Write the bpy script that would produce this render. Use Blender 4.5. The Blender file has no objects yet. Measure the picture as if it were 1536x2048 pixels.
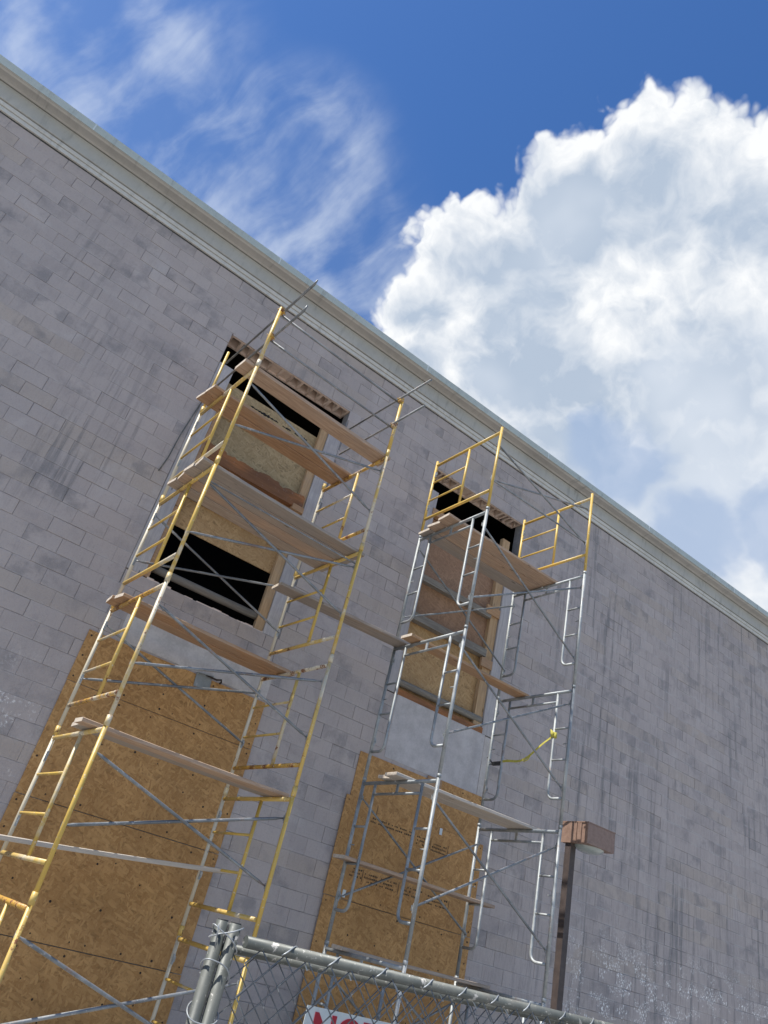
import bpy, math, random
from mathutils import Vector, Matrix
random.seed(7)
R = math.radians
sc = bpy.context.scene
COL = sc.collection

# ------------------------------------------------------------------ camera
CAM = Vector((0.0, -9.2, 1.75))
rgt = Vector((0.778738, -0.586973, 0.221425)); dwn = Vector((0.46437, 0.302014, -0.832555)); fwd = Vector((0.421814, 0.751166, 0.507763))
cam_d = bpy.data.cameras.new('camera'); cam_d.sensor_fit = 'VERTICAL'; cam_d.sensor_height = 24.0
cam_d.lens = 24.0 * 1481.67 / 2048.0; cam_d.clip_start = 0.05; cam_d.clip_end = 3000
cam = bpy.data.objects.new('camera', cam_d); COL.objects.link(cam); sc.camera = cam
cam.matrix_world = Matrix(((rgt.x, -dwn.x, -fwd.x, CAM.x), (rgt.y, -dwn.y, -fwd.y, CAM.y), (rgt.z, -dwn.z, -fwd.z, CAM.z), (0, 0, 0, 1)))

# ------------------------------------------------------------------ sun, sky, exposure
SUN = Vector((-0.50, 0.008, 0.866)).normalized()          # high, almost in the plane of the wall
sun_d = bpy.data.lights.new('sun', 'SUN'); sun_d.energy = 4.2; sun_d.angle = R(0.53); sun_d.color = (1.0, 0.955, 0.89)
sun = bpy.data.objects.new('sun', sun_d); COL.objects.link(sun); sun.location = (-6, -10, 30)
sun.rotation_euler = SUN.to_track_quat('Z', 'Y').to_euler()
sc.view_settings.view_transform = 'Standard'; sc.view_settings.look = 'None'; sc.view_settings.gamma = 1.0
sc.view_settings.exposure = 0.70
sc.cycles.use_denoising = True
sc.cycles.max_bounces = 8; sc.cycles.diffuse_bounces = 4


class NT:
    """small node-tree helper"""
    def __init__(s, tree):
        s.t = tree; s.n = tree.nodes; s.l = tree.links
    def put(s, sock, v):
        if hasattr(v, 'is_output') or isinstance(v, bpy.types.NodeSocket): s.l.new(v, sock)
        elif v is not None: sock.default_value = v
    def math(s, op, a, b=None, c=None, clamp=False):
        n = s.n.new('ShaderNodeMath'); n.operation = op; n.use_clamp = clamp
        for i, v in enumerate((a, b, c)):
            if v is not None: s.put(n.inputs[i], v)
        return n.outputs[0]
    def vm(s, op, a, b=None, scale=None):
        n = s.n.new('ShaderNodeVectorMath'); n.operation = op
        s.put(n.inputs[0], a)
        if b is not None: s.put(n.inputs[1], b)
        if scale is not None: s.put(n.inputs['Scale'], scale)
        return n.outputs['Value'] if op in ('DISTANCE', 'DOT_PRODUCT', 'LENGTH') else n.outputs['Vector']
    def noise(s, vec, scale, detail=4, rough=0.5, dist=0.0, out='Fac', w=None):
        n = s.n.new('ShaderNodeTexNoise')
        if vec is not None: s.l.new(vec, n.inputs['Vector'])
        n.inputs['Scale'].default_value = scale; n.inputs['Detail'].default_value = detail
        n.inputs['Roughness'].default_value = rough; n.inputs['Distortion'].default_value = dist
        return n.outputs['Fac'] if out == 'Fac' else n.outputs['Color']
    def voro(s, vec, scale, feat='F1', out='Distance', rnd=1.0, smooth=None):
        n = s.n.new('ShaderNodeTexVoronoi'); n.feature = feat
        if vec is not None: s.l.new(vec, n.inputs['Vector'])
        n.inputs['Scale'].default_value = scale; n.inputs['Randomness'].default_value = rnd
        if smooth is not None: n.inputs['Smoothness'].default_value = smooth
        return n.outputs[out]
    def white(s, vec):
        n = s.n.new('ShaderNodeTexWhiteNoise'); n.noise_dimensions = '3D'; s.l.new(vec, n.inputs['Vector']); return n.outputs['Value']
    def mapping(s, vec, loc=(0, 0, 0), rot=(0, 0, 0), scale=(1, 1, 1)):
        n = s.n.new('ShaderNodeMapping'); s.l.new(vec, n.inputs['Vector'])
        n.inputs['Location'].default_value = loc; n.inputs['Rotation'].default_value = rot; n.inputs['Scale'].default_value = scale
        return n.outputs[0]
    def step(s, v, a, b, lo=0.0, hi=1.0):
        n = s.n.new('ShaderNodeMapRange'); n.interpolation_type = 'SMOOTHSTEP'; s.put(n.inputs['Value'], v)
        s.put(n.inputs['From Min'], a); s.put(n.inputs['From Max'], b); s.put(n.inputs['To Min'], lo); s.put(n.inputs['To Max'], hi)
        return n.outputs[0]
    def mix(s, f, a, b, mode='MIX'):
        n = s.n.new('ShaderNodeMix'); n.data_type = 'RGBA'; n.blend_type = mode; n.clamp_factor = True
        s.put(n.inputs[0], f); s.put(n.inputs[6], a if not isinstance(a, tuple) else (*a[:3], 1)); s.put(n.inputs[7], b if not isinstance(b, tuple) else (*b[:3], 1))
        return n.outputs[2]
    def sep(s, v):
        n = s.n.new('ShaderNodeSeparateXYZ'); s.l.new(v, n.inputs[0]); return n.outputs
    def comb(s, x, y, z):
        n = s.n.new('ShaderNodeCombineXYZ')
        for i, v in enumerate((x, y, z)): s.put(n.inputs[i], v)
        return n.outputs[0]


def azel(a, e):
    a, e = R(a), R(e)
    return Vector((math.sin(a) * math.cos(e), math.cos(a) * math.cos(e), math.sin(e)))


def build_world():
    w = bpy.data.worlds.new('World'); sc.world = w; w.use_nodes = True
    t = NT(w.node_tree); t.n.clear()
    out = t.n.new('ShaderNodeOutputWorld')
    sky = t.n.new('ShaderNodeTexSky'); sky.sky_type = 'NISHITA'; sky.sun_disc = False
    sky.sun_elevation = math.asin(SUN.z); sky.sun_rotation = math.atan2(SUN.x, SUN.y) % (2 * math.pi)
    sky.air_density = 1.0; sky.dust_density = 0.3; sky.ozone_density = 3.0
    bg = t.n.new('ShaderNodeBackground'); bg.inputs['Strength'].default_value = 0.085
    hs = t.n.new('ShaderNodeHueSaturation'); hs.inputs['Saturation'].default_value = 1.24; hs.inputs['Value'].default_value = 1.2; hs.inputs['Hue'].default_value = 0.507
    t.l.new(sky.outputs[0], hs.inputs['Color']); t.l.new(hs.outputs[0], bg.inputs['Color'])
    d = t.n.new('ShaderNodeTexCoord').outputs['Generated']
    d = t.vm('NORMALIZE', d)
    # ---- cumulus: warped blobs on the celestial sphere
    warp = t.vm('SUBTRACT', t.noise(d, 8.0, 3, 0.55, out='Color'), (0.5, 0.5, 0.5))
    warp2 = t.vm('SUBTRACT', t.noise(d, 30.0, 3, 0.55, out='Color'), (0.5, 0.5, 0.5))
    dw = t.vm('ADD', d, t.vm('SCALE', warp, scale=0.085))
    dw = t.vm('ADD', dw, t.vm('SCALE', warp2, scale=0.020))
    def field(vec, blobs):
        m = None
        for a, e, r in blobs:
            dd = t.vm('DISTANCE', vec, tuple(azel(a, e)))
            v = t.math('SUBTRACT', 1.0, t.math('DIVIDE', dd, math.radians(r)))
            m = v if m is None else t.math('SMOOTH_MAX', m, v, 0.18)
        return m
    cum = [(52.4, 54.6, 7.6), (44.3, 53.6, 6.3), (59.5, 53.4, 7.2), (30.8, 50.2, 4.8), (37.0, 49.2, 7.0), (28.4, 45.8, 4.0), (42.2, 42.5, 9.6), (58, 41, 12.0),
           (53, 33, 11.5), (44, 36.5, 9.5), (29.5, 42, 3.6), (75, 45, 15), (98, 36, 14), (66, 28, 9), (-80, 32, 15), (-108, 30, 12),
           (150, 33, 14), (-150, 38, 13), (20, 18, 8)]
    m = field(dw, cum)
    bil = t.voro(dw, 30.0); bil2 = t.voro(dw, 75.0)
    puff = t.math('ADD', t.math('MULTIPLY', t.math('SUBTRACT', 0.45, bil), 0.26), t.math('MULTIPLY', t.math('SUBTRACT', 0.45, bil2), 0.12))
    dens = t.math('ADD', m, puff)
    a_cum = t.step(dens, -0.02, 0.15)
    # shading of the puffs: relief compared a little further towards the sun
    sdir = tuple(SUN * 0.024)
    def relief(vec):
        n1 = t.noise(vec, 17.0, 6, 0.60, 0.2)
        return t.math('SUBTRACT', n1, t.math('MULTIPLY', t.voro(vec, 30.0), 0.22))
    lit = t.math('SUBTRACT', relief(dw), relief(t.vm('ADD', dw, sdir)))
    big = t.noise(d, 5.5, 3, 0.5)
    lit2 = t.math('SUBTRACT', t.noise(dw, 7.5, 3, 0.5), t.noise(t.vm('ADD', dw, tuple(SUN * 0.06)), 7.5, 3, 0.5))
    depth = t.step(t.math('ADD', dens, t.math('MULTIPLY', t.math('SUBTRACT', big, 0.5), 1.1)), 0.04, 0.85)
    fadein = t.math('SUBTRACT', 1.75, t.math('MULTIPLY', depth, 0.75))
    white = t.math('ADD', t.math('MULTIPLY', t.math('SUBTRACT', 1.0, depth), 0.92), t.math('ADD', t.math('MULTIPLY', lit, fadein), t.math('MULTIPLY', lit2, 1.7)), clamp=True)
    up = t.sep(d)[2]
    base = t.mix(t.step(t.math('ADD', big, t.math('MULTIPLY', t.math('SUBTRACT', 0.66, up), 0.9)), 0.40, 0.75), (0.47, 0.56, 0.69), (0.69, 0.755, 0.85))
    ccol = t.mix(white, base, (0.97, 0.985, 1.0))
    # small shaded clouds low in front of the bright bank
    dk = field(dw, [(50.0, 36.8, 3.6), (55.8, 32.2, 3.8), (61.6, 33.0, 3.4), (47.0, 38.4, 2.4)])
    dk = t.math('ADD', dk, puff)
    ccol = t.mix(t.math('MULTIPLY', t.step(dk, -0.22, 0.40), 0.72), ccol, (0.36, 0.48, 0.70))
    # ---- high wisps, combed along the meridian
    e0 = azel(5, 50); eu = Vector((0, 0, 1)).cross(e0).normalized() * -1; ev = e0.cross(eu).normalized() * -1
    wd = t.vm('ADD', d, t.vm('SCALE', t.vm('SUBTRACT', t.noise(d, 5.0, 2, 0.5, out='Color'), (0.5, 0.5, 0.5)), scale=0.075))
    wm = field(wd, [(-18, 48.5, 8.5), (-7, 48.8, 7.5), (3.5, 48.5, 7), (10.5, 52.2, 5.6), (12.5, 48.0, 7.5), (20, 45.5, 6.0), (-36, 47, 10)])
    cu = t.vm('DOT_PRODUCT', wd, tuple(eu)); cv_ = t.vm('DOT_PRODUCT', wd, tuple(ev))
    w1 = t.noise(t.comb(t.math('MULTIPLY', t.math('ADD', cu, t.math('MULTIPLY', cv_, -0.35)), 15.0), t.math('MULTIPLY', cv_, 5.5), 0.0), 1.0, 7, 0.58, 0.3)
    w2 = t.noise(d, 11.0, 4, 0.5)
    wf = t.math('ADD', t.math('MULTIPLY', w1, 0.55), t.math('MULTIPLY', w2, 0.45))
    a_ci = t.math('MULTIPLY', t.step(wf, 0.40, 0.70), t.step(wm, -0.45, 0.42))
    a_ci = t.math('ADD', t.math('MULTIPLY', a_ci, 0.52), t.math('MULTIPLY', t.step(wm, -0.6, 0.9), 0.05), clamp=True)
    bc = t.n.new('ShaderNodeBackground'); t.l.new(ccol, bc.inputs['Color']); bc.inputs['Strength'].default_value = 0.625
    bi = t.n.new('ShaderNodeBackground'); bi.inputs['Color'].default_value = (0.84, 0.91, 1.0, 1); bi.inputs['Strength'].default_value = 0.62
    m1 = t.n.new('ShaderNodeMixShader'); t.l.new(a_ci, m1.inputs[0]); t.l.new(bg.outputs[0], m1.inputs[1]); t.l.new(bi.outputs[0], m1.inputs[2])
    m2 = t.n.new('ShaderNodeMixShader'); t.l.new(a_cum, m2.inputs[0]); t.l.new(m1.outputs[0], m2.inputs[1]); t.l.new(bc.outputs[0], m2.inputs[2])
    t.l.new(m2.outputs[0], out.inputs['Surface'])
    w.cycles.sampling_method = 'MANUAL'; w.cycles.sample_map_resolution = 512
build_world()

# ------------------------------------------------------------------ materials
M = {}
def mat(name, rough=0.7, metal=0.0, spec=0.4):
    m = bpy.data.materials.new(name); m.use_nodes = True
    t = NT(m.node_tree); b = m.node_tree.nodes['Principled BSDF']
    b.inputs['Roughness'].default_value = rough; b.inputs['Metallic'].default_value = metal
    b.inputs['Specular IOR Level'].default_value = spec
    M[name] = m
    return t, b
def setc(t, b, c): t.put(b.inputs['Base Color'], c if not isinstance(c, tuple) else (*c[:3], 1))
def bump(t, b, h, strength, dist):
    n = t.n.new('ShaderNodeBump'); n.inputs['Strength'].default_value = strength; n.inputs['Distance'].default_value = dist
    t.l.new(h, n.inputs['Height']); t.l.new(n.outputs[0], b.inputs['Normal'])
def pos(t): return t.n.new('ShaderNodeNewGeometry').outputs['Position']
def objc(t): return t.n.new('ShaderNodeTexCoord').outputs['Object']
def rnd(t): return t.n.new('ShaderNodeObjectInfo').outputs['Random']

CH, Z0, BL, X0 = 0.2096, 3.533, 0.42, 0.285       # block course height, a course line, block length, a joint

def block_mat():
    t, b = mat('painted_block', 0.82, 0, 0.35)
    p = pos(t); x, y, z = t.sep(p)
    row = t.math('FLOOR', t.math('DIVIDE', t.math('SUBTRACT', z, Z0), CH))
    odd = t.math('MULTIPLY', t.math('ABSOLUTE', t.math('MODULO', row, 2.0)), 0.5)
    col = t.math('FLOOR', t.math('ADD', t.math('DIVIDE', t.math('SUBTRACT', x, X0), BL), odd))
    cell = t.comb(col, row, 0.0)
    r1 = t.white(cell); r2 = t.white(t.vm('ADD', cell, (17.3, 5.1, 2.0))); r3 = t.white(t.comb(t.math('FLOOR', t.math('DIVIDE', col, 5.0)), row, 9.0))
    big = t.noise(p, 0.55, 5, 0.6); mid = t.noise(p, 3.2, 4, 0.62); fine = t.noise(p, 95.0, 2, 0.6); grain = t.noise(p, 34.0, 4, 0.65)
    fz = t.math('FRACT', t.math('DIVIDE', t.math('SUBTRACT', z, Z0), CH))
    c = t.mix(r1, (0.402, 0.345, 0.318), (0.448, 0.388, 0.358))
    c = t.mix(t.math('MULTIPLY', t.step(r3, 0.72, 0.80), 0.50), c, (0.42, 0.345, 0.275))               # tan courses
    c = t.mix(t.step(big, 0.35, 0.72, 0.0, 0.40), c, (0.295, 0.268, 0.266))
    mot = t.noise(p, 1.5, 6, 0.68, 0.5)
    c = t.mix(t.step(mot, 0.50, 0.72, 0.0, 0.50), c, (0.205, 0.188, 0.188))
    c = t.mix(t.step(mot, 0.46, 0.28, 0.0, 0.45), c, (0.485, 0.445, 0.425))
    # thin drip streaks within each block
    dr = t.noise(t.comb(t.math('MULTIPLY', x, 30.0), row, t.math('MULTIPLY', z, 3.2)), 1.3, 4, 0.62)
    c = t.mix(t.math('MULTIPLY', t.step(dr, 0.46, 0.72), t.math('MULTIPLY', t.step(mid, 0.30, 0.62, 0.10, 0.50), t.step(x, 4.0, 10.0, 0.30, 0.85))), c, (0.18, 0.172, 0.175))
    blot = t.math('MULTIPLY', t.step(r2, 0.62, 0.86), t.step(mid, 0.42, 0.64))
    c = t.mix(t.math('MULTIPLY', blot, 0.50), c, (0.150, 0.145, 0.150))
    # vertical run-off streaks
    st = t.noise(t.comb(t.math('MULTIPLY', x, 4.6), 0.0, t.math('MULTIPLY', z, 0.30)), 1.5, 5, 0.64)
    reg = t.noise(t.comb(t.math('MULTIPLY', x, 0.40), 3.0, t.math('MULTIPLY', z, 0.22)), 1.5, 3, 0.5)
    streak = t.math('MULTIPLY', t.step(st, 0.50, 0.66), t.step(t.math('ADD', reg, t.step(x, 7.0, 11.0, -0.12, 0.09)), 0.46, 0.64))
    c = t.mix(t.math('MULTIPLY', streak, 0.66), c, (0.115, 0.117, 0.122))
    # mortar smeared along the bed joints
    bed = t.math('MULTIPLY', t.step(t.math('ABSOLUTE', t.math('SUBTRACT', fz, 0.5)), 0.36, 0.47), t.step(t.noise(p, 2.6, 5, 0.65), 0.42, 0.62))
    c = t.mix(t.math('MULTIPLY', bed, t.step(x, 5.0, 11.0, 0.22, 0.45)), c, (0.48, 0.46, 0.455))
    c = t.mix(t.step(fine, 0.30, 0.75, 0.0, 0.22), c, (0.46, 0.45, 0.45))
    c = t.mix(t.step(grain, 0.52, 0.75, 0.0, 0.25), c, (0.17, 0.165, 0.17))
    # flaked paint with grazing sun glints put into the colour, lower courses
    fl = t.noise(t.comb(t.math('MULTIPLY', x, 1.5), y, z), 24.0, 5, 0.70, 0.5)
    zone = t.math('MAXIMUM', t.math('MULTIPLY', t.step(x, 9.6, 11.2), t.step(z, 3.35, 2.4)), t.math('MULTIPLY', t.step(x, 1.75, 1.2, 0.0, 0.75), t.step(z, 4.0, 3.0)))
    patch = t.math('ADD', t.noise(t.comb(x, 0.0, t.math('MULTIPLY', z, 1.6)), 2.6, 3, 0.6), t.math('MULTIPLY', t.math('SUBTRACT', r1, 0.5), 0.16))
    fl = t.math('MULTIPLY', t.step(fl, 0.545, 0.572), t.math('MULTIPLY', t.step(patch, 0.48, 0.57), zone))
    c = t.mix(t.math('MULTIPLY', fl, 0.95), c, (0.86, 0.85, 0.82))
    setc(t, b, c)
    h = t.math('ADD', t.math('MULTIPLY', fine, 0.35), t.math('ADD', t.math('MULTIPLY', grain, 0.9), t.math('MULTIPLY', mid, 0.5)))
    bump(t, b, h, 0.7, 0.007)
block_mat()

def simple(name, c1, c2, scale, rough=0.75, metal=0.0, bstr=0.3, bdist=0.004, detail=6, obj=False, spec=0.4):
    t, b = mat(name, rough, metal, spec); p = objc(t) if obj else pos(t)
    n = t.noise(p, scale, detail, 0.62); n2 = t.noise(p, scale * 9, 3, 0.6)
    f = t.math('ADD', t.math('MULTIPLY', n, 0.75), t.math('MULTIPLY', n2, 0.25))
    setc(t, b, t.mix(t.step(f, 0.32, 0.68), c1, c2)); bump(t, b, t.math('ADD', n, n2), bstr, bdist)
    return t, b
simple('mortar', (0.17, 0.165, 0.17), (0.25, 0.245, 0.245), 14.0, 0.9)
simple('plaster', (0.38, 0.36, 0.355), (0.52, 0.495, 0.485), 4.0, 0.85, bstr=0.35)
simple('plaster_tan', (0.38, 0.35, 0.325), (0.54, 0.50, 0.465), 4.0, 0.85, bstr=0.4)
simple('bare_block', (0.60, 0.49, 0.42), (0.72, 0.61, 0.53), 12.0, 0.92, bstr=0.5)
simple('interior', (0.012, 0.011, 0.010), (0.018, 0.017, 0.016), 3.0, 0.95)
simple('cornice_pale', (0.49, 0.485, 0.45), (0.56, 0.555, 0.515), 1.3, 0.55, bstr=0.08)
simple('cornice_paint', (0.375, 0.375, 0.35), (0.435, 0.432, 0.40), 1.3, 0.55, bstr=0.08)
simple('coping_metal', (0.385, 0.435, 0.405), (0.445, 0.49, 0.46), 1.0, 0.45, bstr=0.05)
simple('cove_paint', (0.33, 0.325, 0.305), (0.40, 0.39, 0.365), 1.3, 0.6, bstr=0.08)
simple('shade_dark', (0.04, 0.04, 0.04), (0.07, 0.07, 0.07), 8.0, 0.8)  # shade of narrow gaps and hollows, put into the colour
simple('ground_mat', (0.27, 0.255, 0.235), (0.36, 0.345, 0.32), 0.8, 0.9, bstr=0.5, bdist=0.02)
simple('bronze_paint', (0.195, 0.122, 0.090), (0.26, 0.17, 0.128), 18.0, 0.5, bstr=0.15, spec=0.5)
simple('pole_paint', (0.050, 0.038, 0.035), (0.078, 0.060, 0.054), 10.0, 0.6, bstr=0.12)
simple('sign_white', (0.52, 0.58, 0.59), (0.60, 0.65, 0.66), 5.0, 0.35, bstr=0.02)
simple('sign_red', (0.30, 0.006, 0.022), (0.36, 0.010, 0.030), 9.0, 0.4, bstr=0.02)
simple('black_rubber', (0.02, 0.02, 0.022), (0.04, 0.04, 0.04), 30.0, 0.6)
simple('strap_yellow', (0.36, 0.32, 0.05), (0.50, 0.45, 0.09), 40.0, 0.75)
simple('end_grain', (0.42, 0.35, 0.28), (0.60, 0.54, 0.46), 30.0, 0.9)
simple('ink', (0.045, 0.03, 0.018), (0.10, 0.07, 0.04), 60.0, 0.9)
simple('nail_rust', (0.02, 0.014, 0.010), (0.05, 0.03, 0.02), 60.0, 0.8)

for nm in ('cornice_paint', 'cornice_pale', 'coping_metal', 'cove_paint'):
    t_ = NT(M[nm].node_tree); b_ = M[nm].node_tree.nodes['Principled BSDF']; src = b_.inputs['Base Color'].links[0].from_socket
    x_, y_, z_ = t_.sep(pos(t_))
    run = t_.noise(t_.comb(t_.math('MULTIPLY', x_, 7.0), y_, t_.math('MULTIPLY', z_, 1.5)), 1.4, 5, 0.68); area = t_.noise(t_.comb(x_, 0.0, 0.0), 0.6, 3, 0.5)
    t_.l.new(t_.mix(t_.math('MULTIPLY', t_.step(run, 0.50, 0.74), t_.step(area, 0.35, 0.65, 0.15, 0.75)), src, (0.20, 0.205, 0.19)), b_.inputs['Base Color'])

def galv(name, c1, c2, rust=0.0, rough=0.42, metal=0.75):
    t, b = mat(name, rough, metal, 0.5); p = pos(t)
    n = t.noise(p, 7.0, 6, 0.65); n2 = t.noise(p, 60.0, 4, 0.6)
    c = t.mix(t.step(n, 0.3, 0.7), c1, c2); c = t.mix(t.step(n2, 0.6, 0.75, 0.0, 0.35), c, (0.75, 0.74, 0.70))
    band = t.noise(p, 1.3, 4, 0.6); c = t.mix(t.step(band, 0.40, 0.62, 0.0, 0.55), c, tuple(v * 0.55 for v in c1))
    c = t.mix(t.step(t.noise(p, 23.0, 5, 0.7), 0.60, 0.66, 0.0, 0.7), c, (0.52, 0.50, 0.47))
    r = t.math('MULTIPLY', t.step(t.noise(p, 4.5, 7, 0.7), 0.57, 0.68), rust)
    c = t.mix(r, c, (0.20, 0.085, 0.035)); setc(t, b, c)
    t.put(b.inputs['Metallic'], t.math('MULTIPLY', metal, t.math('SUBTRACT', 1.0, r)))
    t.put(b.inputs['Roughness'], t.step(n, 0.2, 0.8, rough - 0.08, rough + 0.2)); bump(t, b, n2, 0.12, 0.001)
galv('galvanised', (0.25, 0.275, 0.285), (0.40, 0.415, 0.41), 0.4, 0.5, 0.35)
galv('brace_steel', (0.17, 0.185, 0.195), (0.30, 0.31, 0.31), 0.5, 0.42, 0.5)
galv('fence_steel', (0.085, 0.095, 0.088), (0.15, 0.155, 0.138), 0.1, 0.48, 0.2)
galv('fence_wire', (0.11, 0.12, 0.135), (0.19, 0.20, 0.215), 0.0, 0.33, 0.5)
galv('tie_steel', (0.30, 0.32, 0.33), (0.42, 0.44, 0.45), 0.0, 0.4, 0.4)

def scaffold_paint(name, yellow, amount_cream, amount_rust):
    t, b = mat(name, 0.45, 0.0, 0.5); p = pos(t); x, y, z = t.sep(p); o = rnd(t)
    a = t.noise(t.comb(x, y, t.math('MULTIPLY', z, 0.55)), 1.7, 5, 0.6); c2 = t.noise(p, 9.0, 7, 0.7); c3 = t.noise(p, 42.0, 4, 0.65)
    c = t.mix(t.step(a, 0.35, 0.65), yellow, tuple(v * 0.86 for v in yellow))
    c = t.mix(t.step(t.noise(p, 26.0, 5, 0.72), 0.60, 0.65, 0.0, 0.75), c, (0.60, 0.57, 0.52))
    cream = t.step(t.math('ADD', t.math('ADD', t.math('MULTIPLY', a, 0.7), t.math('MULTIPLY', c2, 0.35)), t.math('MULTIPLY', o, 0.16)), 0.64 - amount_cream, 0.76 - amount_cream)
    c = t.mix(cream, c, (0.54, 0.485, 0.37))
    rust = t.step(t.math('ADD', t.math('MULTIPLY', c2, 0.8), t.math('MULTIPLY', c3, 0.25)), 0.66 - amount_rust, 0.73 - amount_rust)
    c = t.mix(rust, c, (0.19, 0.075, 0.03)); setc(t, b, c); t.put(b.inputs['Roughness'], t.math('ADD', 0.42, t.math('MULTIPLY', rust, 0.4)))
    bump(t, b, c2, 0.2, 0.0012)
scaffold_paint('yellow_paint', (0.58, 0.39, 0.085), -0.05, 0.03)
scaffold_paint('worn_yellow', (0.58, 0.40, 0.11), 0.02, 0.075)
scaffold_paint('worn_white', (0.50, 0.42, 0.26), 0.30, 0.05)
scaffold_paint('rusty_yellow', (0.52, 0.30, 0.055), 0.06, 0.13)

def wood(name, c1, c2, c3, grey=0.3, obj=True, along=0):
    """grain runs along local x"""
    t, b = mat(name, 0.82, 0, 0.25); p = objc(t); o = rnd(t)
    q = t.vm('ADD', p, t.comb(t.math('MULTIPLY', o, 37.0), t.math('MULTIPLY', o, 11.0), t.math('MULTIPLY', o, 5.0)))
    sc_ = (0.35, 5.0, 5.0) if along == 0 else (5.0, 5.0, 0.35)
    g = t.noise(t.mapping(q, scale=sc_), 9.0, 7, 0.62, 0.6)
    big = t.noise(t.mapping(q, scale=(0.5, 1.5, 1.5)), 2.2, 5, 0.6); sp = t.noise(q, 55.0, 3, 0.6)
    c = t.mix(t.step(g, 0.32, 0.68), c1, c2)
    c = t.mix(t.math('MULTIPLY', t.step(t.math('ADD', big, t.math('MULTIPLY', t.math('SUBTRACT', o, 0.5), 0.3)), 0.42, 0.66), grey), c, c3)
    knots = t.voro(t.mapping(q, scale=(1.0, 3.5, 3.5) if along == 0 else (3.5, 3.5, 1.0)), 1.5)
    c = t.mix(t.step(knots, 0.09, 0.05, 0.0, 0.75), c, tuple(v * 0.3 for v in c1))
    # cement splashes and dirt
    c = t.mix(t.math('MULTIPLY', t.step(t.noise(q, 16.0, 5, 0.7), 0.62, 0.70), 0.40), c, (0.40, 0.38, 0.36))
    c = t.mix(t.step(sp, 0.6, 0.8, 0.0, 0.3), c, tuple(v * 0.4 for v in c1))
    setc(t, b, c); bump(t, b, t.math('ADD', g, t.math('MULTIPLY', sp, 0.4)), 0.35, 0.003)
wood('plank_brown', (0.34, 0.235, 0.165), (0.48, 0.35, 0.25), (0.28, 0.235, 0.20), 0.45)
wood('plank_orange', (0.31, 0.185, 0.105), (0.45, 0.29, 0.175), (0.33, 0.26, 0.2), 0.45)
wood('plank_grey', (0.275, 0.22, 0.175), (0.40, 0.33, 0.265), (0.28, 0.265, 0.25), 0.55)
wood('plank_pale', (0.42, 0.37, 0.31), (0.54, 0.48, 0.41), (0.40, 0.38, 0.36), 0.5)
wood('board_weathered', (0.36, 0.34, 0.34), (0.47, 0.445, 0.43), (0.24, 0.23, 0.24), 0.35, along=2)
wood('stud_wood', (0.36, 0.235, 0.125), (0.48, 0.33, 0.19), (0.30, 0.25, 0.2), 0.3, along=2)
wood('lumber', (0.34, 0.20, 0.105), (0.46, 0.285, 0.155), (0.25, 0.20, 0.16), 0.35)
wood('torn_lumber', (0.26, 0.11, 0.042), (0.38, 0.17, 0.07), (0.07, 0.05, 0.04), 0.6)
wood('old_timber', (0.17, 0.155, 0.13), (0.26, 0.24, 0.205), (0.14, 0.13, 0.12), 0.4)

def osb(name, c1, c2, c3, dark=0.5):
    """oriented strand board: layers of long flakes lying at different angles (sheet in the xz plane)"""
    t, b = mat(name, 0.72, 0, 0.3); p = pos(t); o = rnd(t)
    x, y, z = t.sep(p); q = t.comb(t.math('ADD', x, t.math('MULTIPLY', o, 13.0)), z, 0.0)
    wq = t.vm('ADD', q, t.vm('SCALE', t.vm('SUBTRACT', t.noise(q, 9.0, 3, 0.5, out='Color'), (0.5, 0.5, 0.5)), scale=0.035))
    acc = None; edge = None
    for k, (ang, sx, sy) in enumerate(((0.15, 8, 36), (-0.55, 8, 34), (0.95, 8, 34), (1.5, 9, 36), (-1.1, 8, 34), (0.35, 8, 32))):
        v = t.mapping(t.mapping(wq, rot=(0, 0, ang)), loc=(k * 3.1, k * 1.7, 0), scale=(sx, sy, 1))
        n = t.n.new('ShaderNodeTexVoronoi'); n.inputs['Scale'].default_value = 1.0; t.l.new(v, n.inputs['Vector'])
        val = t.sep(n.outputs['Color'])[0]; dist = n.outputs['Distance']
        pick = t.math('MULTIPLY', t.step(t.sep(n.outputs['Color'])[1], 0.52, 0.56), t.step(dist, 0.62, 0.55))
        if acc is None: acc = val; edge = dist
        else:
            acc = t.math('ADD', t.math('MULTIPLY', acc, t.math('SUBTRACT', 1.0, pick)), t.math('MULTIPLY', val, pick))
            edge = t.math('ADD', t.math('MULTIPLY', edge, t.math('SUBTRACT', 1.0, pick)), t.math('MULTIPLY', dist, pick))
    fib = t.noise(wq, 40.0, 4, 0.65)
    c = t.mix(acc, c1, c2); c = t.mix(t.step(fib, 0.4, 0.7, 0.0, 0.22), c, c3)
    c = t.mix(t.step(edge, 0.42, 0.75, 0.0, dark), c, tuple(v * 0.42 for v in c1))
    blot = t.noise(p, 1.1, 4, 0.6); c = t.mix(t.step(blot, 0.38, 0.7, 0.0, 0.35), c, tuple(v * 0.6 for v in c1))
    c = t.mix(t.math('MULTIPLY', t.math('SUBTRACT', o, 0.5), 0.3), c, c1); setc(t, b, c)
    bump(t, b, t.math('SUBTRACT', acc, edge), 0.35, 0.004)
osb('osb_gold', (0.355, 0.182, 0.062), (0.54, 0.308, 0.118), (0.58, 0.365, 0.165), 0.42)
osb('osb_light', (0.36, 0.215, 0.095), (0.48, 0.315, 0.15), (0.52, 0.37, 0.20))
osb('osb_green', (0.31, 0.225, 0.115), (0.44, 0.335, 0.185), (0.46, 0.36, 0.21))
osb('osb_red', (0.25, 0.145, 0.085), (0.33, 0.20, 0.12), (0.36, 0.24, 0.16), 0.3)

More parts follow.
